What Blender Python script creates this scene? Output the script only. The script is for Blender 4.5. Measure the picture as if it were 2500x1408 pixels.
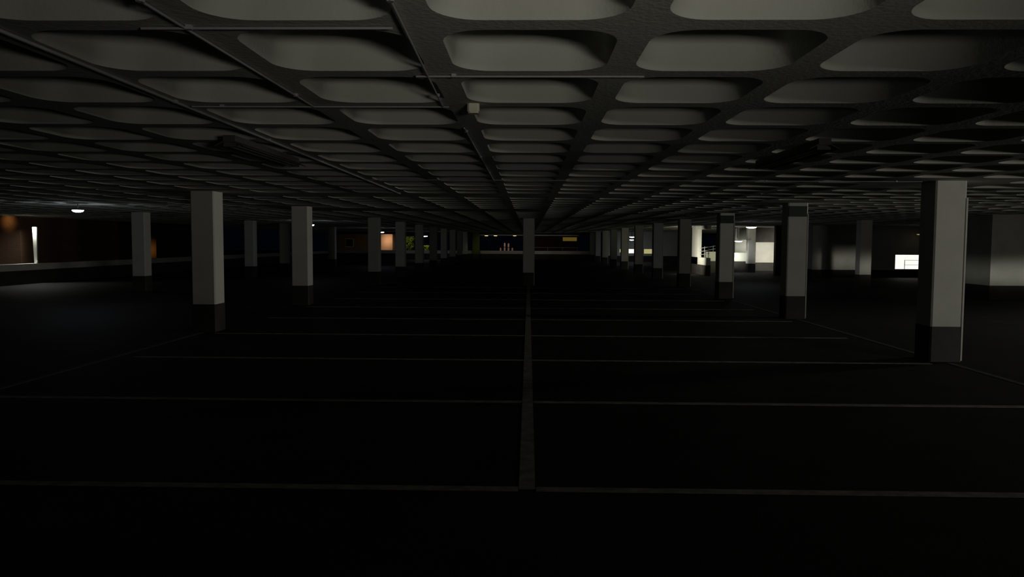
import bpy, math, random
from mathutils import Matrix, Vector
random.seed(7)
sc = bpy.context.scene
for o in list(bpy.data.objects):
    bpy.data.objects.remove(o)
COL = sc.collection

# ------------------------------------------------------------------ camera
F = 1860.0                      # focal length in pixels of the 2500 px frame
CAM_H = 1.66
SLAB = 2.54                     # underside of the ribs
cam_d = bpy.data.cameras.new('camera')
cam = bpy.data.objects.new('camera', cam_d)
COL.objects.link(cam)
cam_d.sensor_width = 36.0
cam_d.sensor_fit = 'HORIZONTAL'
cam_d.lens = 36.0 * F / 2500.0
cam_d.clip_start = 0.05
cam_d.clip_end = 400
yaw = math.atan(40 / F)
pitch = -math.atan(114 / F)
roll = math.radians(0.30)
R = Matrix.Rotation(yaw, 4, 'Z') @ Matrix.Rotation(math.pi / 2 + pitch, 4, 'X') @ Matrix.Rotation(roll, 4, 'Z')
cam.matrix_world = Matrix.Translation((0, 0, CAM_H)) @ R
sc.camera = cam

# ------------------------------------------------------------------ world, exposure
w = bpy.data.worlds.new('night')
sc.world = w
w.use_nodes = True
bg = w.node_tree.nodes['Background']
bg.inputs[0].default_value = (0.35, 0.45, 1.0, 1)
bg.inputs[1].default_value = 0.0016
sc.view_settings.view_transform = 'Standard'
sc.view_settings.look = 'None'
sc.view_settings.exposure = 0.0
sc.view_settings.gamma = 1.0
sc.view_settings.use_curve_mapping = False


def area(name, loc, target, sx, sy, energy, color, spread=180):
    d = bpy.data.lights.new(name, 'AREA')
    d.shape = 'RECTANGLE'
    d.size = sx
    d.size_y = sy
    d.energy = energy
    d.color = color
    d.spread = math.radians(spread)
    o = bpy.data.objects.new(name, d)
    COL.objects.link(o)
    o.location = loc
    o.rotation_euler = (Vector(target) - Vector(loc)).to_track_quat('-Z', 'Y').to_euler()
    return o


# light of the lobby behind the photographer, light from the entrance on the right,
# added narrow beam for the bright low band in the right hand bays
area('lobby_light', (1.5, -1.2, 1.62), (0.0, 3.2, 3.2), 0.7, 0.3, 4.4, (1.0, 0.97, 0.86), 60)
area('entrance_light', (12.0, 1.0, 2.15), (4.0, 14.0, 1.1), 1.6, 0.4, 56, (1.0, 0.98, 0.85), 120)
area('side_light', (20.5, 17.0, 2.25), (-6.0, 14.5, 1.0), 1.2, 0.3, 54, (1.0, 0.98, 0.85), 70)
area('low_beam_light', (9.6, 0.5, 0.77), (9.6 + 0.24 * 20, 20.5, 0.77), 8.0, 0.62, 2.4, (1.0, 1.0, 0.84), 2.0)


# ------------------------------------------------------------------ materials
def mat(name, color, rough=0.7, noise=0.15, scale=6.0, bump=0.0, bscale=60.0, metallic=0.0, emit=None, estr=0.0, spec=0.3):
    m = bpy.data.materials.new(name)
    m.use_nodes = True
    nt = m.node_tree
    b = nt.nodes['Principled BSDF']
    b.inputs['Roughness'].default_value = rough
    b.inputs['Metallic'].default_value = metallic
    b.inputs['Specular IOR Level'].default_value = spec
    tc = nt.nodes.new('ShaderNodeTexCoord')
    n = nt.nodes.new('ShaderNodeTexNoise')
    n.inputs['Scale'].default_value = scale
    n.inputs['Detail'].default_value = 6
    nt.links.new(tc.outputs['Object'], n.inputs['Vector'])
    r = nt.nodes.new('ShaderNodeValToRGB')
    r.color_ramp.elements[0].position = 0.3
    r.color_ramp.elements[1].position = 0.7
    r.color_ramp.elements[0].color = tuple(max(0, c * (1 - noise)) for c in color) + (1,)
    r.color_ramp.elements[1].color = tuple(min(1, c * (1 + noise)) for c in color) + (1,)
    nt.links.new(n.outputs['Fac'], r.inputs['Fac'])
    nt.links.new(r.outputs['Color'], b.inputs['Base Color'])
    if bump:
        n2 = nt.nodes.new('ShaderNodeTexNoise')
        n2.inputs['Scale'].default_value = bscale
        nt.links.new(tc.outputs['Object'], n2.inputs['Vector'])
        bp = nt.nodes.new('ShaderNodeBump')
        bp.inputs['Strength'].default_value = bump
        bp.inputs['Distance'].default_value = 0.01
        nt.links.new(n2.outputs['Fac'], bp.inputs['Height'])
        nt.links.new(bp.outputs['Normal'], b.inputs['Normal'])
    if emit:
        b.inputs['Emission Color'].default_value = tuple(emit) + (1,)
        b.inputs['Emission Strength'].default_value = estr
    return m


def brick_mat(name, c1, c2, mortar):
    m = bpy.data.materials.new(name)
    m.use_nodes = True
    nt = m.node_tree
    b = nt.nodes['Principled BSDF']
    b.inputs['Roughness'].default_value = 0.9
    tc = nt.nodes.new('ShaderNodeTexCoord')
    mp = nt.nodes.new('ShaderNodeMapping')
    mp.inputs['Rotation'].default_value = (math.pi / 2, 0, 0)
    br = nt.nodes.new('ShaderNodeTexBrick')
    br.inputs['Color1'].default_value = c1 + (1,)
    br.inputs['Color2'].default_value = c2 + (1,)
    br.inputs['Mortar'].default_value = mortar + (1,)
    br.inputs['Scale'].default_value = 4.5
    nt.links.new(tc.outputs['Object'], mp.inputs['Vector'])
    nt.links.new(mp.outputs['Vector'], br.inputs['Vector'])
    nt.links.new(br.outputs['Color'], b.inputs['Base Color'])
    return m


M = dict(
    ceil=mat('painted_concrete_soffit', (0.60, 0.60, 0.54), 0.85, 0.10, 1.2, 0.25, 40),
    white=mat('white_painted_concrete', (0.72, 0.71, 0.66), 0.75, 0.07, 2.5, 0.2, 50),
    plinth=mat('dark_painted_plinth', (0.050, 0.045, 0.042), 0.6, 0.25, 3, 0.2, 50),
    floor=mat('dark_asphalt_deck', (0.022, 0.021, 0.022), 0.75, 0.3, 1.5, 0.4, 120, spec=0.15),
    line=mat('worn_white_road_paint', (0.30, 0.29, 0.27), 0.8, 0.35, 8, 0.2, 100),
    metal=mat('galvanised_metal', (0.45, 0.45, 0.45), 0.5, 0.1, 10, metallic=0.2),
    pale_edge=mat('pale_corner_strip', (0.75, 0.75, 0.72), 0.6, 0.1, 10),
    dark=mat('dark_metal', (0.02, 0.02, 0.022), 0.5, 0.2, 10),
    housing=mat('grey_plastic_housing', (0.09, 0.085, 0.08), 0.6, 0.1, 10),
    tube=mat('unlit_fluorescent_tube', (0.35, 0.35, 0.33), 0.3, 0.05, 10),
    sign=mat('dark_green_sign_face', (0.010, 0.030, 0.012), 0.5, 0.1, 10),
    boxm=mat('cream_junction_box', (0.85, 0.82, 0.65), 0.5, 0.05, 10),
    lamp=mat('cool_white_diffuser', (0.8, 0.8, 0.8), 0.4, 0.0, 5, emit=(0.85, 0.9, 1.0), estr=14),
    lampw=mat('warm_diffuser', (0.8, 0.7, 0.4), 0.4, 0.0, 5, emit=(1.0, 0.75, 0.3), estr=2.0),
    lampd=mat('dim_warm_diffuser', (0.8, 0.7, 0.4), 0.4, 0.0, 5, emit=(1.0, 0.8, 0.4), estr=0.22),
    winw=mat('lit_room_white', (0.9, 0.9, 0.8), 0.5, 0.03, 3, emit=(1.0, 0.97, 0.84), estr=1.05),
    winy=mat('lit_room_yellow', (0.8, 0.8, 0.4), 0.5, 0.1, 3, emit=(0.85, 0.82, 0.35), estr=0.40),
    wino=mat('lit_room_orange', (0.8, 0.6, 0.1), 0.5, 0.2, 3, emit=(0.9, 0.6, 0.08), estr=0.09),
    frame=mat('grey_window_frame', (0.5, 0.5, 0.48), 0.5, 0.05, 5),
    brick=brick_mat('orange_brick', (0.16, 0.075, 0.035), (0.13, 0.06, 0.03), (0.15, 0.13, 0.11)),
    leaf=mat('hedge_leaves', (0.10, 0.14, 0.02), 0.8, 0.4, 12),
    twig=mat('hedge_wood', (0.06, 0.04, 0.02), 0.9, 0.2, 12),
    post=mat('pale_pink_post', (0.75, 0.55, 0.45), 0.6, 0.05, 5),
    band=mat('dark_post_band', (0.25, 0.05, 0.04), 0.6, 0.05, 5),
    road=mat('outside_road', (0.03, 0.03, 0.03), 0.9, 0.2, 1),
)


# ------------------------------------------------------------------ mesh helpers
class MB:
    def __init__(s):
        s.v = []
        s.f = []

    def add(s, vs, fs):
        n = len(s.v)
        s.v += [tuple(p) for p in vs]
        s.f += [tuple(i + n for i in f) for f in fs]
        return s

    def box(s, a, b):
        (x0, y0, z0), (x1, y1, z1) = a, b
        vs = [(x0, y0, z0), (x1, y0, z0), (x1, y1, z0), (x0, y1, z0), (x0, y0, z1), (x1, y0, z1), (x1, y1, z1), (x0, y1, z1)]
        fs = [(0, 3, 2, 1), (4, 5, 6, 7), (0, 1, 5, 4), (1, 2, 6, 5), (2, 3, 7, 6), (3, 0, 4, 7)]
        return s.add(vs, fs)

    def prism(s, poly, z0, z1):
        n = len(poly)
        vs = [(x, y, z0) for x, y in poly] + [(x, y, z1) for x, y in poly]
        fs = [tuple(range(n - 1, -1, -1)), tuple(range(n, 2 * n))]
        fs += [(i, (i + 1) % n, n + (i + 1) % n, n + i) for i in range(n)]
        return s.add(vs, fs)

    def tube(s, p, q, r, n=8):
        p, q = Vector(p), Vector(q)
        d = (q - p).normalized()
        up = Vector((0, 0, 1)) if abs(d.z) < 0.9 else Vector((1, 0, 0))
        a = d.cross(up).normalized()
        b = d.cross(a).normalized()
        vs = []
        for c in (p, q):
            for i in range(n):
                t = 2 * math.pi * i / n
                vs.append(c + a * math.cos(t) * r + b * math.sin(t) * r)
        fs = [(i, n + i, n + (i + 1) % n, (i + 1) % n) for i in range(n)]
        fs += [tuple(range(n)), tuple(range(2 * n - 1, n - 1, -1))]
        return s.add(vs, fs)

    def lathe(s, prof, n=16, c=(0, 0, 0), sx=1.0, sy=1.0):
        vs = []
        for r, z in prof:
            for i in range(n):
                t = 2 * math.pi * i / n
                vs.append((c[0] + r * math.cos(t) * sx, c[1] + r * math.sin(t) * sy, c[2] + z))
        fs = []
        for k in range(len(prof) - 1):
            for i in range(n):
                j = (i + 1) % n
                fs.append((k * n + i, k * n + j, (k + 1) * n + j, (k + 1) * n + i))
        m = len(prof) - 1
        fs.append(tuple(range(n - 1, -1, -1)))
        fs.append(tuple(m * n + i for i in range(n)))
        return s.add(vs, fs)

    def build(s, name, m, parent=None, smooth=False):
        me = bpy.data.meshes.new(name)
        me.from_pydata([tuple(v) for v in s.v], [], s.f)
        me.materials.append(m)
        me.validate()
        if smooth:
            for p in me.polygons:
                p.use_smooth = True
        me.update()
        o = bpy.data.objects.new(name, me)
        COL.objects.link(o)
        if parent:
            o.parent = parent
        return o


def tag(o, label=None, cat=None, group=None, kind=None):
    if label:
        o['label'] = label
    if cat:
        o['category'] = cat
    if group:
        o['group'] = group
    if kind:
        o['kind'] = kind
    return o


def empty(name, loc, label, cat, group=None, rz=0):
    o = bpy.data.objects.new(name, None)
    o.empty_display_size = 0.1
    COL.objects.link(o)
    o.location = loc
    o.rotation_euler = (0, 0, rz)
    return tag(o, label, cat, group)


def copy_tree(o, loc, label, parent=None):
    c = o.copy()
    COL.objects.link(c)
    if parent:
        c.parent = parent
    else:
        c.location = loc
        c['label'] = label
    for ch in o.children:
        copy_tree(ch, None, None, c)
    return c


def hor(u):
    return 590 + (u - 1290) * 0.0052


def px(u, Y):
    return (u - 1290) * Y / F


def pz(u, v, Y):
    return CAM_H - (v - hor(u)) * Y / F


# ------------------------------------------------------------------ positions of the columns
W = 0.43
rows = []       # (x centre, y front, label)
ordn = ['', 'second', 'third', 'fourth', 'fifth', 'sixth', 'seventh', 'eighth', 'ninth', 'tenth', 'eleventh']
rightY = [10.8, 16.85, 22.8, 28.8, 34.8, 40.8, 46.8, 52.8, 58.8, 64.8, 70.6]
leftY = [13.65, 19.5, 28.8, 34.8, 40.8, 46.8, 52.8, 58.8, 64.8, 70.6]
cols = []
for i, y in enumerate(rightY):
    if i == 0:
        l = 'large white square column with black plinth, nearest on the right side of the bays'
    elif i < 3:
        l = 'white square column with dark sign plate at its head, %s in the right row' % ordn[i]
    else:
        l = 'white square column, %s from the camera in the right row' % ordn[i]
    cols.append((5.885, y, l, 'right', i in (1, 2)))
for i, y in enumerate(leftY):
    if i == 0:
        l = 'large grey-white square column with lit right face, nearest on the left side'
    elif i == 1:
        l = 'shaded square column with thin lit right edge, second in the left row'
    else:
        l = 'shaded square column, %s from the camera in the left row' % ordn[i]
    cols.append((-5.885, y, l, 'left', False))
cols.append((0.0, 28.8, 'lone square column standing on the centre line of the parking bays', 'mid', False))
for y, l in ((28.8, 'square column lit low down, left of the bright barred window'),
             (34.8, 'square column standing in front of the dim far right wall, lit at its foot'),
             (43.4, 'dark slim column left of the brightly lit far white wall')):
    cols.append((12.62, y, l, 'outer right', False))
for y, l in ((24.2, 'dim square column nearest in the outer left row, in front of the pale parapet'),
             (33.9, 'dim column in outer left row, next beyond the nearest one of that row'),
             (38.7, 'dim column in outer left row, close left of the second column of the left row'),
             (48.2, 'small dim column far off in outer left row, beyond the three others')):
    cols.append((-12.52, y, l, 'outer left', False))

# ------------------------------------------------------------------ ceiling: waffle slab
S = 0.905
Y0 = 3.16


def coffer(mb, cx, cy, seg, solid):
    h = S / 2
    z = SLAB
    cs = [(cx + h, cy + h), (cx - h, cy + h), (cx - h, cy - h), (cx + h, cy - h)]
    if solid:
        mb.add([(x, y, z) for x, y in cs], [(0, 3, 2, 1)][::1])
        return
    a0 = h - 0.07
    rings = [(0.0, 0.0, .19), (0.006, 0.02, .19), (0.028, 0.18, .18), (0.05, 0.31, .17), (0.085, 0.375, .15), (0.16, 0.41, .12)]
    if seg <= 2:
        rings = [rings[0], rings[2], rings[3], rings[5]]
    vs = [(x, y, z) for x, y in cs]
    m = seg + 1
    for inset, dz, r in rings:
        a = a0 - inset
        for k, (sx, sy, t0) in enumerate(((1, 1, 0), (-1, 1, 90), (-1, -1, 180), (1, -1, 270))):
            for i in range(m):
                t = math.radians(t0 + 90.0 * i / seg)
                vs.append((cx + sx * (a - r) + r * math.cos(t), cy + sy * (a - r) + r * math.sin(t), z + dz))
    N = 4 * m
    fs = []
    for k in range(4):
        b = 4 + k * m
        for i in range(seg):
            fs.append((k, b + i + 1, b + i))
        nb = 4 + ((k + 1) % 4) * m
        fs.append((k, (k + 1) % 4, nb, b + m - 1))
    for q in range(len(rings) - 1):
        for i in range(N):
            j = (i + 1) % N
            fs.append((4 + q * N + i, 4 + q * N + j, 4 + (q + 1) * N + j, 4 + (q + 1) * N + i))
    q = len(rings) - 1
    fs.append(tuple(4 + q * N + i for i in range(N - 1, -1, -1)))
    mb.add(vs, fs)


mb = MB()
KX = 24
J0, J1 = -8, 76
for j in range(J0, J1):
    cy = Y0 + S * (j + 0.5)
    seg = 9 if cy < 8 else (4 if cy < 20 else 2)
    for k in range(-21, KX + 1):
        cx = k * S
        if cy > 9 and abs(cx) > cy * 0.75 + 3:
            seg2 = 2
        else:
            seg2 = seg
        solid = False
        for (X, Y, l, g, s_) in cols:
            if abs(cx - X) < 0.85 and abs(cy - Y - 0.2) < 0.8:
                solid = True
        if 13.6 < cy < 14.9 and -5.8 < cx < 2.4:
            solid = True
        if 20.4 < cy < 22.3 and -6.5 < cx < 0.5:
            solid = True
        coffer(mb, cx, cy, seg2, solid)
xa, xb = -21.5 * S, (KX + 0.5) * S
ya, yb = Y0 + J0 * S, Y0 + J1 * S
mb.box((xa, ya, SLAB + 0.42), (xb, yb, SLAB + 0.6))
mb.box((xa - 0.1, ya, SLAB - 0.0), (xa, yb, SLAB + 0.6))
mb.box((xa, yb, SLAB - 0.0), (xb, yb + 0.1, SLAB + 0.6))
ceil = mb.build('ceiling', M['ceil'], None, True)
ceil.data.set_sharp_from_angle(angle=math.radians(28))
tag(ceil, 'pale concrete waffle ceiling of rounded coffers between dark ribs', kind='structure')

# ------------------------------------------------------------------ floor and outside ground
fl = MB().box((-18.9, -7, -0.3), (22.5, 73.0, 0.0)).build('floor', M['floor'])
tag(fl, 'nearly black asphalt parking deck', kind='structure')
gr = MB().box((-60, -7, -0.35), (-18.9, 140, -0.05)).box((-18.9, 73.0, -0.35), (40, 140, -0.05)).build('trim_1', M['road'])
tag(gr, 'dark ground outside the parking deck', kind='structure')

# painted lines
PAINT = 0.004
M['faint'] = mat('faint_road_paint', (0.09, 0.088, 0.085), 0.8, 0.4, 8)  # darker paint colour for the edge lines


def line(a, b, label, m='line'):
    o = MB().box((a[0], a[1], 0.0), (b[0], b[1], PAINT)).build('parking_line', M[m])
    return tag(o, label, 'parking line', 'painted bay lines')


line((-0.055, 5.03), (0.055, 28.75), 'long worn white line running down the middle of the dark floor')
ys = [5.03 + 2.80 * k for k in range(9)]
nm = ['nearest', 'second', 'third', 'fourth', 'fifth', 'sixth', 'seventh', 'eighth', 'ninth']
for k, y in enumerate(ys):
    line((-5.6, y - 0.045), (-0.06, y + 0.045), 'worn white bay line left of the centre line, %s to the camera' % nm[k])
    line((0.06, y - 0.045), (5.6, y + 0.045), 'worn white bay line right of the centre line, %s to the camera' % nm[k])
for k, (a, b) in enumerate(((11.4, 16.7), (17.4, 22.7), (23.4, 28.7))):
    line((5.84, a), (5.93, b), 'white edge line on the floor between the right row columns, %s gap' % ['first', 'second', 'third'][k], 'faint')
line((5.84, 6.0), (5.93, 10.7), 'white edge line on the floor on the near side of the large right column', 'faint')
line((-5.93, 7.0), (-5.84, 13.55), 'white edge line on the floor on the near side of the large left column', 'faint')

# ------------------------------------------------------------------ columns
def chamf(w, c, cx=0, cy=0):
    h = w / 2
    return [(cx - h + c, cy - h), (cx + h - c, cy - h), (cx + h, cy - h + c), (cx + h, cy + h - c),
            (cx + h - c, cy + h), (cx - h + c, cy + h), (cx - h, cy + h - c), (cx - h, cy - h + c)]


def make_column(sign, strip):
    t = empty('column', (0, 0, 0), 'x', 'column', 'square concrete columns')
    MB().prism(chamf(W, 0.02), 0.50, SLAB).build('shaft', M['white'], t)
    p = MB().prism(chamf(W + 0.012, 0.02), 0.0, 0.50)
    p.build('plinth', M['plinth'], t)['label'] = 'black painted foot of the column'
    if strip:
        g = MB().box((W / 2 - 0.010, -W / 2 - 0.012, 0.02), (W / 2 + 0.012, -W / 2 - 0.006, 2.3))  # pale colour gives the lit line along the corner edge
        g.box((W / 2 + 0.006, -W / 2 - 0.012, 0.02), (W / 2 + 0.012, -W / 2 + 0.03, 2.3))
        g.build('lit_edge_strip', M['pale_edge'], t)['label'] = 'thin pale strip added for the lit corner edge'
    if sign:
        s = MB().box((-W / 2 + 0.005, -W / 2 - 0.03, 2.24), (W / 2 - 0.03, -W / 2 - 0.001, 2.47))
        s.build('sign_plate', M['sign'], t)['label'] = 'dark green plate at the column head'
    return t


protos = {}
for (X, Y, l, g, sgn) in cols:
    loc = (X, Y + W / 2, 0)
    grp = 'columns of the %s row' % g
    sgn = (sgn, g in ('right', 'mid'))
    if sgn not in protos:
        c = make_column(*sgn)
        protos[sgn] = c
        c.location = loc
        c['label'] = l
    else:
        c = copy_tree(protos[sgn], loc, l)
    c['group'] = grp if g != 'mid' else 'columns of the left row'
    if g == 'mid':
        del c['group']


# ------------------------------------------------------------------ walls: white above a dark plinth
def wallbox(name, x0, y0, x1, y1, z1, label, z0=0.0, plinth=0.45, holes=()):
    """wall of thickness; holes are (xa, xb, za, zb) through the y thickness"""
    m = MB()
    if not holes:
        m.box((x0, y0, plinth), (x1, y1, z1))
    else:
        xs = sorted({x0, x1} | {h[0] for h in holes} | {h[1] for h in holes})
        zs = sorted({plinth, z1} | {h[2] for h in holes} | {h[3] for h in holes})
        for a, b in zip(xs[:-1], xs[1:]):
            for c, d in zip(zs[:-1], zs[1:]):
                mx, mz = (a + b) / 2, (c + d) / 2
                if any(h[0] < mx < h[1] and h[2] < mz < h[3] for h in holes):
                    continue
                m.box((a, y0, c), (b, y1, d))
    o = m.build(name, M['white'])
    tag(o, label, kind='structure')
    p = MB().box((x0 - 0.006, y0 - 0.006, 0), (x1 + 0.006, y1 + 0.006, plinth)).build('wall_plinth', M['plinth'], o)
    p['label'] = 'dark painted foot of the wall'
    return o


wallbox('wall_near_right', 13.76, 23.0, 21.5, 27.0, SLAB, 'pale wall block at the right edge with black foot', plinth=0.43)
WB = 38.0
hx0, hx1 = px(2175, WB), px(2243, WB)
hz0, hz1 = pz(2210, 657, WB), pz(2210, 620, WB)
wallbox('wall_right', px(1975, WB), WB, 21.5, WB + 0.25, SLAB, 'dim wall across the right bays with a bright window', plinth=0.36,
        holes=((hx0, hx1, max(hz0, 0.37), hz1),))
hz0 = max(hz0, 0.37)
# window 1
wn = empty('window_1', ((hx0 + hx1) / 2, WB, hz0), 'bright white barred window low in the right wall', None)
wn['kind'] = 'structure'
dx, hh = (hx1 - hx0) / 2, hz1 - hz0
MB().box((-dx, 0.20, 0), (dx, 0.22, hh)).build('pane', M['winw'], wn)
f = MB()
f.box((-dx, 0.05, 0), (-dx + 0.03, 0.12, hh)).box((dx - 0.03, 0.05, 0), (dx, 0.12, hh))
f.box((-dx, 0.05, 0), (dx, 0.12, 0.03)).box((-dx, 0.05, hh - 0.03), (dx, 0.12, hh))
f.build('window_frame', M['frame'], wn)
b = MB()
b.box((-dx * 0.28, 0.08, 0.02), (-dx * 0.28 + 0.022, 0.11, hh * 0.62))
b.box((dx * 0.72, 0.08, 0.02), (dx * 0.72 + 0.022, 0.11, hh * 0.62))
b.box((-dx * 0.28, 0.08, hh * 0.60), (dx, 0.11, hh * 0.60 + 0.018))
b.box((-dx * 0.28, 0.08, hh * 0.30), (dx, 0.11, hh * 0.30 + 0.015))
b.build('window_bars', M['frame'], wn)

# lit wall behind (seen between third and fourth right columns)
WC = 46.0
wallbox('wall_back_right', px(1790, WC), WC, 17.5, WC + 0.25, SLAB, 'brightly lit white wall far off on the right', plinth=0.50)
# lit low wall left of the dark slim column
WD = 44.0
wallbox('wall_low_right', px(1775, WD), WD, px(1820, WD), WD + 0.2, pz(1800, 616, WD),
        'short pale low wall left of the brightly lit white wall', plinth=pz(1800, 637, WD))
# dark beam and dark pier added as shade around the lit patch of wall
o = MB().box((px(1838, 44.4), 44.4, pz(1860, 591, 44.4)), (17.5, 44.7, SLAB)).build('shade_beam', M['plinth'])
tag(o, 'dark beam added for the shade above the brightly lit far white wall', kind='structure')
o = MB().box((px(1888, 39), 39.0, 0), (px(1925, 39), 39.3, SLAB)).build('shade_pier', M['plinth'])
tag(o, 'dark pier added for the dark strip right of the brightly lit far white wall', kind='structure')
# pier and low wall running away (L shape)
XL = 9.0
yA, yB, yC = XL * F / (1722 - 1290), XL * F / (1700 - 1290), XL * F / (1686 - 1290)
m = MB().box((XL, yA, 0.52), (XL + 0.2, yC, pz(1722, 629, yA))).box((XL, yB, 0.5), (XL + 0.2, yC, SLAB))
m.box((XL, yA, 2.36), (XL + 0.2, yB, SLAB))
o = m.build('wall_stair', M['white'])
tag(o, 'white wall corner lit like an L behind the fourth right column', kind='structure')
MB().box((XL - 0.006, yA, 0), (XL + 0.206, yC, 0.52)).build('wall_plinth', M['plinth'], o)
WE = 42.0
wallbox('wall_low_stair', px(1724, WE), WE + 0.5, px(1749, WE), WE + 0.7, pz(1735, 614, WE),
        'small pale low wall beside the L shaped lit wall corner', plinth=pz(1735, 637, WE))
# handrails
t = empty('handrail', (XL + 0.1, yA, 0), 'thin metal handrail rising behind the lit white wall corner', 'handrail')
m = MB()
for k in range(3):
    z0 = 1.02 + 0.17 * k
    m.tube((0.02, 0.0, z0 + 0.10), (0.02, yB - yA, z0), 0.017, 6)
m.build('rail', M['metal'], t)
for k, yy in enumerate((0.1, 1.0)):
    MB().tube((0.02, yy, pz(1722, 629, yA) - 0.02), (0.02, yy, 1.47), 0.016, 6).build('post', M['metal'], t)
t = empty('handrail', (px(1735, WE), WE + 0.6, 0), 'short metal handrail on the small pale low wall', 'handrail')
m = MB()
for k in range(2):
    z0 = pz(1735, 614, WE) + 0.10 + 0.16 * k
    m.tube((-0.02, 0, z0), (0.32, 0, z0 + 0.06), 0.017, 6)
m.build('rail', M['metal'], t)
MB().tube((0.2, 0, pz(1735, 614, WE) - 0.02), (0.2, 0, pz(1735, 614, WE) + 0.34), 0.016, 6).build('post', M['metal'], t)

# far right wall with small lit windows
WF = 66.0
holes = []
wd = [(1533, 1549, 607, 618, 'winw', 'small bright white window far down the right side'),
      (1570, 1593, 607, 619, 'winy', 'small yellow lit window right of the small bright white one'),
      (1511, 1516.5, 607, 616, 'winy', 'tiny yellow lit window left of the small bright white one')]
for u0, u1, v0, v1, mm, l in wd:
    holes.append((px(u0, WF), px(u1, WF), pz(u0, v1, WF), pz(u0, v0, WF)))
wallbox('wall_far_right', 6.6, WF, 13.5, WF + 0.25, SLAB, 'dark far wall on the right with small lit windows', plinth=0.5, holes=holes)
for i, (h, d) in enumerate(zip(holes, wd)):
    wn = empty('window_%d' % (i + 2), ((h[0] + h[1]) / 2, WF, h[2]), d[5], None)
    wn['kind'] = 'structure'
    dx, hh = (h[1] - h[0]) / 2, h[3] - h[2]
    MB().box((-dx, 0.16, 0), (dx, 0.18, hh)).build('pane', M[d[4]], wn)
    f = MB().box((-dx, 0.05, 0), (-dx + 0.02, 0.1, hh)).box((dx - 0.02, 0.05, 0), (dx, 0.1, hh))
    f.box((-dx, 0.05, 0), (dx, 0.1, 0.02)).box((-dx, 0.05, hh - 0.02), (dx, 0.1, hh))
    f.build('window_frame', M['frame'], wn)

# right boundary wall, left parapet, end parapet
o = wallbox('wall_side_right', 21.5, -7, 21.75, 73, SLAB, 'dark boundary wall of the deck on the right')
o = wallbox('wall_left', -18.85, 5, -18.6, 72.6, 0.75, 'low pale parapet along the left side', plinth=0.51)
o = wallbox('wall_end', -18.6, 72.3, 6.6, 72.55, pz(1290, 612, 72.3), 'low pale parapet across the far end', plinth=0.51)
# lintel of the far opening
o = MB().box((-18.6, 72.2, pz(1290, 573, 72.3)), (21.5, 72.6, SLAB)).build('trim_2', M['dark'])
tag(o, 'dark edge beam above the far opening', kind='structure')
MB().box((-5.0, 72.15, pz(1290, 575, 72.15)), (4.7, 72.2, pz(1290, 573, 72.15))).build('glint_strip', M['white'], o)  # pale strip added for the glints along the beam's lower edge
# end pier
o = MB().box((px(1153, 71.5), 71.5, 0.5), (px(1170, 71.5), 71.95, SLAB)).build('trim_3', M['leaf'])
o.data.materials[0] = mat('olive_painted_pier', (0.16, 0.18, 0.06), 0.8, 0.2, 2)
tag(o, 'olive pier at the left side of the far opening', kind='structure')
MB().box((px(1153, 71.5) - 0.005, 71.495, 0), (px(1170, 71.5) + 0.005, 71.955, 0.5)).build('pier_plinth', M['plinth'], o)

# end railing
t = empty('railing', (0.4, 72.42, pz(1290, 612, 72.3)), 'thin rail on top of the low parapet at the far end', 'railing')
m = MB().tube((-0.2, 0, 0.33), (4.3, 0, 0.33), 0.02, 6)
m.build('rail', M['metal'], t)
for k in range(4):
    MB().tube((0.0 + k * 1.4, 0, 0), (0.0 + k * 1.4, 0, 0.33), 0.018, 6).build('post', M['metal'], t)

# ------------------------------------------------------------------ conduits, junction box, luminaires
def conduit(p, q, label, r=0.0055, clips=True):
    t = empty('conduit', p, label, 'conduit', 'conduits under the ceiling ribs')
    d = Vector(q) - Vector(p)
    MB().tube((0, 0, 0), d, r, 8).build('pipe', M['metal'], t)
    L = d.length
    n = int(L / 1.81)
    for i in range(n + 1):
        c = d.normalized() * (0.2 + i * 1.81)
        if c.length < L:
            a = 0.012
            MB().box((c.x - a, c.y - a, -r), (c.x + a, c.y + a, SLAB - p[2])).build('clip', M['metal'], t)
    return t


conduit((-2.18, 1.0, 2.528), (-2.36, 14.0, 2.528), 'long pale conduit running away along the ceiling, left of the unlit batten light', 0.009)
conduit((-0.50, 2.6, 2.528), (-0.56, 5.0, 2.528), 'thin conduit along the rib just left of the middle, nearest stretch')
conduit((-0.50, 5.9, 2.528), (-0.50, 11.0, 2.528), 'thin conduit along the middle left rib, beyond the cream junction box')
conduit((-1.42, 2.6, 2.528), (-1.40, 5.0, 2.528), 'thin conduit along the rib between the long pale conduit and the middle rib')
conduit((-1.6, 3.16, 2.528), (-0.56, 3.16, 2.528), 'short crosswise conduit nearest to the camera')
conduit((-0.6, 4.07, 2.528), (0.6, 4.07, 2.528), 'crosswise conduit over the middle bay, second from the camera')
conduit((-2.2, 4.98, 2.528), (-0.52, 4.98, 2.528), 'crosswise conduit leading to the cream junction box')
conduit((-2.3, 10.85, 2.528), (5.5, 10.85, 2.528), 'long crosswise conduit in front of the dark ceiling band')
conduit((6.4, 12.0, 2.528), (10.5, 12.0, 2.528), 'crosswise conduit right of the large right column')

t = empty('junction_box', (-0.36, 4.95, 2.54), 'small cream junction box on a rib near the middle of ceiling', 'junction box')
MB().prism(chamf(0.075, 0.012), -0.05, 0).build('box', M['boxm'], t)
MB().prism(chamf(0.065, 0.012), -0.06, -0.05).build('lid', M['boxm'], t)


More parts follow.
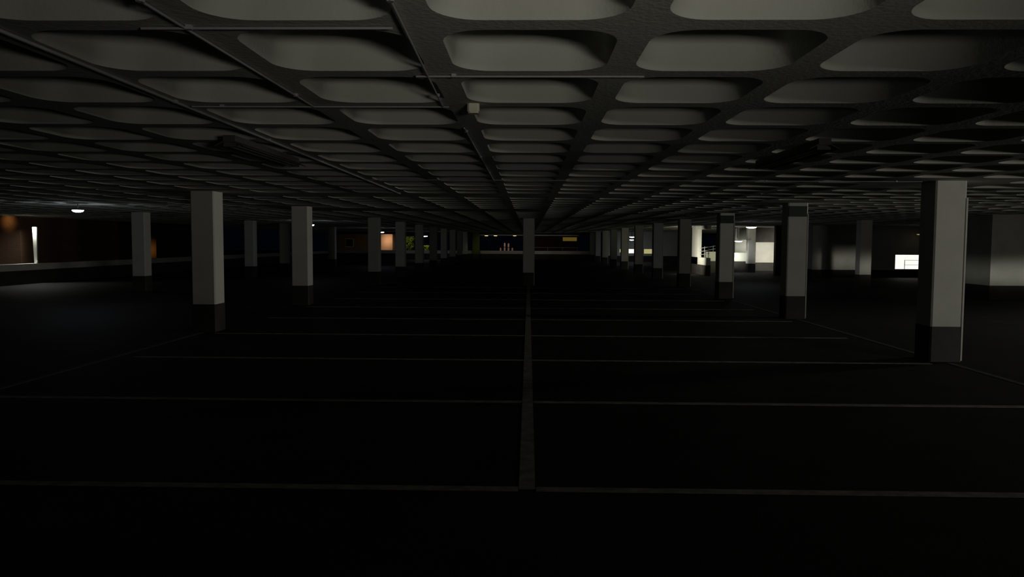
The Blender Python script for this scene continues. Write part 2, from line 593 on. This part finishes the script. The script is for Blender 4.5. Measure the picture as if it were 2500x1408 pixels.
def batten(x, y, label):
    t = empty('batten_light', (x, y, SLAB), label, 'ceiling light', 'unlit battens')
    L = 1.75
    MB().box((-0.05, 0, -0.075), (0.05, L, -0.02)).build('housing', M['housing'], t)
    # splayed reflector wings
    r = MB()
    for s in (-1, 1):
        r.add([(s * 0.05, 0, -0.075), (s * 0.05, L, -0.075), (s * 0.12, L, -0.11), (s * 0.12, 0, -0.11),
               (s * 0.05, 0, -0.068), (s * 0.05, L, -0.068), (s * 0.122, L, -0.104), (s * 0.122, 0, -0.104)],
              [(0, 1, 2, 3), (7, 6, 5, 4), (0, 4, 5, 1), (1, 5, 6, 2), (2, 6, 7, 3), (3, 7, 4, 0)])
    r.build('reflector', M['housing'], t)
    for s in (-1, 1):
        MB().tube((s * 0.035, 0.05, -0.095), (s * 0.035, L - 0.05, -0.095), 0.013, 10).build('tube', M['tube'], t)
    for yy in (0.02, L - 0.05):
        MB().box((-0.055, yy, -0.112), (0.055, yy + 0.03, -0.075)).build('lamp_holder', M['housing'], t)
    for yy in (0.3, L - 0.3):
        MB().tube((0, yy, -0.02), (0, yy, 0), 0.01, 6).build('hanger', M['metal'], t)
    return t


batten(-2.46, 6.25, 'unlit dark batten light hanging lengthwise under the left ceiling')
batten(2.42, 6.35, 'unlit dark batten light hanging lengthwise under the right ceiling')


# lit bulkhead lamps
def bulkhead(u, v, Y, label, watt, r=0.14, mt='lamp', lc=(0.8, 0.86, 1.0), hang=True):
    Y = Y0 + round((Y - Y0) / S) * S
    x, z = px(u, Y), pz(u, v, Y)
    t = empty('bulkhead_lamp', (x, Y, z), label, 'lamp', 'lit lamps')
    d = MB().lathe([(r * 0.35, -0.055), (r * 0.8, -0.04), (r, -0.012), (r, 0.0)], 20)
    d.build('diffuser', M[mt], t, True)
    MB().lathe([(r * 1.05, 0.0), (r * 1.05, 0.03), (r * 0.7, 0.045)], 20).build('base', M['housing'], t)
    if hang:
        MB().tube((0, 0, 0.04), (0, 0, SLAB - z), 0.014, 8).build('stem', M['metal'], t)
    if watt:
        l = bpy.data.lights.new('bulb', 'POINT')
        l.energy = watt
        l.color = lc
        l.shadow_soft_size = 0.05
        lo = bpy.data.objects.new('bulb', l)
        COL.objects.link(lo)
        lo.parent = t
        lo.location = (0, 0, -0.12)
    return t


bulkhead(180, 512, 18.6, 'bright white ceiling lamp at the far left, above the dark floor sheen', 5, 0.13)
bulkhead(760, 548, 33.0, 'small bright lamp beside the second column of the left row', 2.5, 0.085)
bulkhead(931, 566, 50.0, 'small bright lamp beside the third column of the left row', 3, 0.15)
bulkhead(1037, 576, 68.0, 'small bright lamp farthest off on the left', 3, 0.22)
bulkhead(1828, 554, 31.5, 'bright ceiling lamp between the second and third right row columns', 2, 0.20)
bulkhead(1541, 578, 60.0, 'upper one of two small lamps above the small white window', 2, 0.20)
bulkhead(1540, 585, 64.0, 'lower one of two small lamps above the small white window', 2, 0.18)
bulkhead(1798, 588, 43.0, 'bright oval lamp low beside the third right row column', 0.25, 0.20)
bulkhead(2231, 571, 37.7, 'faint yellow lamp above the bright barred window', 0, 0.13, 'lampd')


def added_wall_lamp(loc, face, label, watt, col, target):
    t = empty('added_wall_lamp', loc, label, 'lamp')
    MB().box((-0.1, -0.03, -0.08), (0.1, 0.03, 0.08)).build('back_plate', M['housing'], t)
    MB().lathe([(0.03, -0.07), (0.08, -0.05), (0.08, 0.05), (0.03, 0.07)], 14, (0, 0.08 * face, 0)).build('shade', M['lampd'], t)
    a = area('added_wall_light', (loc[0], loc[1] + 0.2 * face, loc[2]), target, 0.3, 0.2, watt, col, 38)
    return t


# unseen lamp added on the rear of the right wall to brighten the wall behind
added_wall_lamp((15.4, 38.29, 1.0), 1, 'unseen lamp added on the rear of the dim right wall to light the far wall', 20, (1.0, 0.95, 0.80), (14.15, WC, 0.85))
# unseen lights added in front of the pale walls to brighten them
area('stair_fill_light', (6.9, 38.6, 1.0), (XL, 40.8, 1.0), 0.4, 0.4, 26, (1.0, 0.97, 0.78), 80)
area('stair_fill_light_two', (11.2, 40.5, 1.1), (10.0, WE + 0.5, 0.9), 0.3, 0.3, 4, (0.95, 1.0, 0.65), 80)
area('low_wall_fill_light', (10.9, 42.4, 0.95), (11.9, WD, 0.85), 0.3, 0.3, 4, (0.95, 1.0, 0.82), 44)

# ------------------------------------------------------------------ pale post added for the bright upright strip of light, left edge
Yp = 25.0
xp = px(71.5, Yp)
zt, zb = pz(71, 552, Yp), pz(75, 641, Yp)
t = empty('light_strip_post', (-18.72, 18.72 * F / (1290 - 71.5), 0.75), 'slim pale post on the parapet, added for the bright strip of light there', 'post')
Yp = t.location[1]
zt = pz(71, 553, Yp) - 0.75
m = MB()
m.add([(-0.05, -0.03, 0), (0.05, -0.03, 0), (0.05, 0.03, 0), (-0.05, 0.03, 0),
       (-0.085, -0.04, zt), (0.085, -0.04, zt), (0.085, 0.04, zt), (-0.085, 0.04, zt)],
      [(0, 3, 2, 1), (4, 5, 6, 7), (0, 1, 5, 4), (1, 2, 6, 5), (2, 3, 7, 6), (3, 0, 4, 7)])
m.build('shaft', M['white'], t)
MB().box((-0.10, -0.09, zt), (0.10, 0.06, zt + 0.03)).build('lamp_head', M['dark'], t)
MB().box((0.03, -0.09, 0.05), (0.11, -0.04, 0.11)).build('bright_blob', M['pale_edge'], t)  # pale box for the small bright blob at the foot
area('post_added_light', (-18.72, Yp - 0.075, 0.75 + zt - 0.01), (-18.72, Yp - 0.02, 0.75), 0.12, 0.03, 30, (1, 1, 0.9), 170)  # added light that whitens the post towards its top

# ------------------------------------------------------------------ outside
def building(x0, y0, x1, y1, h, label, wins=()):
    t = empty('brick_building', ((x0 + x1) / 2, y0, -0.05), label, 'building')
    dx = (x1 - x0) / 2
    MB().box((-dx, 0, 0), (dx, y1 - y0, h)).build('wall', M['brick'], t)
    MB().box((-dx - 0.2, -0.2, h), (dx + 0.2, y1 - y0 + 0.2, h + 0.2)).build('roof', M['dark'], t)
    for (a, b_, c, d, mm) in wins:
        fo = MB().box((a - dx, -0.05, c), (b_ - dx, 0.02, d)).build('window', M['frame'], t)
        MB().box((a - dx + 0.06, -0.06, c + 0.06), (b_ - dx - 0.06, -0.04, d - 0.06)).build('pane', M[mm], fo)
    return t


building(px(800, 90), 90, px(957, 90), 100, 7, 'orange lit building beyond the far end, seen between left row columns',
         wins=((2.0, 3.0, 1.0, 2.0, 'dark'),))
area('street_light_far', (px(962, 90), 87.5, 3.0), (px(944, 90), 90, 1.6), 0.4, 0.4, 30, (1.0, 0.78, 0.52), 50)
building(-36.0, 50.0, px(373, 50), 60, 6, 'dim orange brick building beyond the left parapet, right of the outer left column',
         wins=((3.0, 4.2, 0.9, 2.0, 'dark'),))
area('street_light_left', (px(362, 50), 48.6, 0.9), (px(358, 50), 50, 1.0), 0.3, 0.3, 0.9, (1.0, 0.55, 0.12), 60)
building(-30.0, 29.0, px(34, 29), 36, 6, 'orange lit building at the left edge of view',
         wins=((1.0, 2.2, 0.9, 2.0, 'dark'),))
area('street_light_edge', (px(6, 29), 28.0, 3.0), (px(6, 29), 29, 2.35), 0.2, 0.2, 0.4, (1.0, 0.6, 0.22), 32)
building(0.5, 100, px(1409, 100), 108, 3.0, 'low building beyond the far end with a yellow lit window',
         wins=((px(1372, 100) - 0.5, px(1408, 100) - 0.5, pz(1390, 588, 100), pz(1390, 577, 100), 'wino'),))


def hedge(u0, u1, v0, Y, label, watt):
    x0, x1 = px(u0, Y), px(u1, Y)
    zt = pz(u0, v0, Y)
    t = empty('hedge', ((x0 + x1) / 2, Y, -0.05), label, 'hedge')
    m = MB()
    for i in range(700):
        c = Vector((random.uniform(x0 - x1, x1 - x0) / 2, random.uniform(-0.4, 0.4), random.uniform(0.15, 1) ** 0.7 * zt))
        a = Vector((random.gauss(0, 1), random.gauss(0, 1), random.gauss(0, 1))).normalized() * 0.09
        b_ = a.cross(Vector((random.gauss(0, 1), random.gauss(0, 1), random.gauss(0, 1)))).normalized() * 0.05
        m.add([c - a, c + b_, c + a, c - b_], [(0, 1, 2, 3)])
    m.build('foliage', M['leaf'], t)
    m = MB()
    for i in range(7):
        x = (i / 6 - 0.5) * (x1 - x0) * 0.8
        m.tube((x, 0, 0), (x + random.uniform(-.1, .1), 0, zt * 0.8), 0.03, 6)
    m.build('stem', M['twig'], t)
    if watt:
        area('hedge_light', ((x0 + x1) / 2, Y - 2.2, 2.6), ((x0 + x1) / 2, Y, 1.3), 0.3, 0.3, watt, (1.0, 0.95, 0.4), 140)


hedge(985, 1010, 576, 80, 'olive lit hedge beyond the far end, left of the farthest left lamp', 14)
hedge(1030, 1046, 598, 84, 'low yellow green bush just below the farthest left lamp', 45)

# bollards beyond the end parapet
def bollard(u, v, label, h=None):
    Y = 75.0
    x = px(u, Y)
    z = pz(u, v, Y)
    t = empty('bollard', (x, Y, -0.05), label, 'bollard', 'pale bollards outside')
    MB().lathe([(0.09, 0), (0.085, z - 0.05), (0.05, z + 0.03)], 14).build('post', M['post'], t, False)
    MB().lathe([(0.095, z - 0.42), (0.095, z - 0.34)], 14).build('band', M['band'], t)


bollard(1231.5, 592, 'tall pale bollard beyond the end parapet, left one of the tall pair')
bollard(1241.0, 593, 'tall pale bollard beyond the end parapet, right one of the tall pair')
bollard(1221.5, 604, 'short pale bollard left of the tall pair beyond the parapet')
bollard(1250.5, 604, 'short pale bollard right of the tall pair beyond the parapet')
area('bollard_light', (px(1236, 75), 73.4, 2.1), (px(1236, 75), 75.0, 1.2), 0.3, 0.3, 3.5, (1.0, 0.75, 0.6), 140)
area('end_parapet_light', (0, 70.5, 1.7), (0, 72.3, 1.45), 9.0, 0.1, 2.5, (1.0, 0.95, 0.8), 120)
area('end_pier_light', (px(1162, 71) , 69.8, 1.2), (px(1162, 71), 71.5, 0.9), 0.3, 0.2, 0.3, (1.0, 1.0, 0.3), 120)

# distant street lamps glinting under the edge beam
for k, (u, v) in enumerate(((1187, 574.5), (1209, 574.5), (1256, 574.5), (1322, 574.5), (1369, 574.5), (1395, 574.0))):
    Y = 125.0
    z = pz(u, v, Y)
    t = empty('street_lamp', (px(u, Y), Y, -0.05),
              'distant yellow street lamp under the far edge beam, %s from the left' % ['first', 'second', 'third', 'fourth', 'fifth', 'sixth'][k],
              'street lamp', 'distant street lamps')
    MB().tube((0, 0.3, 0), (0, 0.3, z + 0.15), 0.06, 8).build('pole', M['dark'], t)
    MB().box((-0.15, -0.2, z + 0.06), (0.15, 0.35, z + 0.14)).build('lamp_head', M['dark'], t)
    MB().lathe([(0.1, -0.03), (0.16, 0.0), (0.15, 0.04)], 12, (0, 0, z), 1.8, 1.0).build('diffuser', M['lampw'], t)
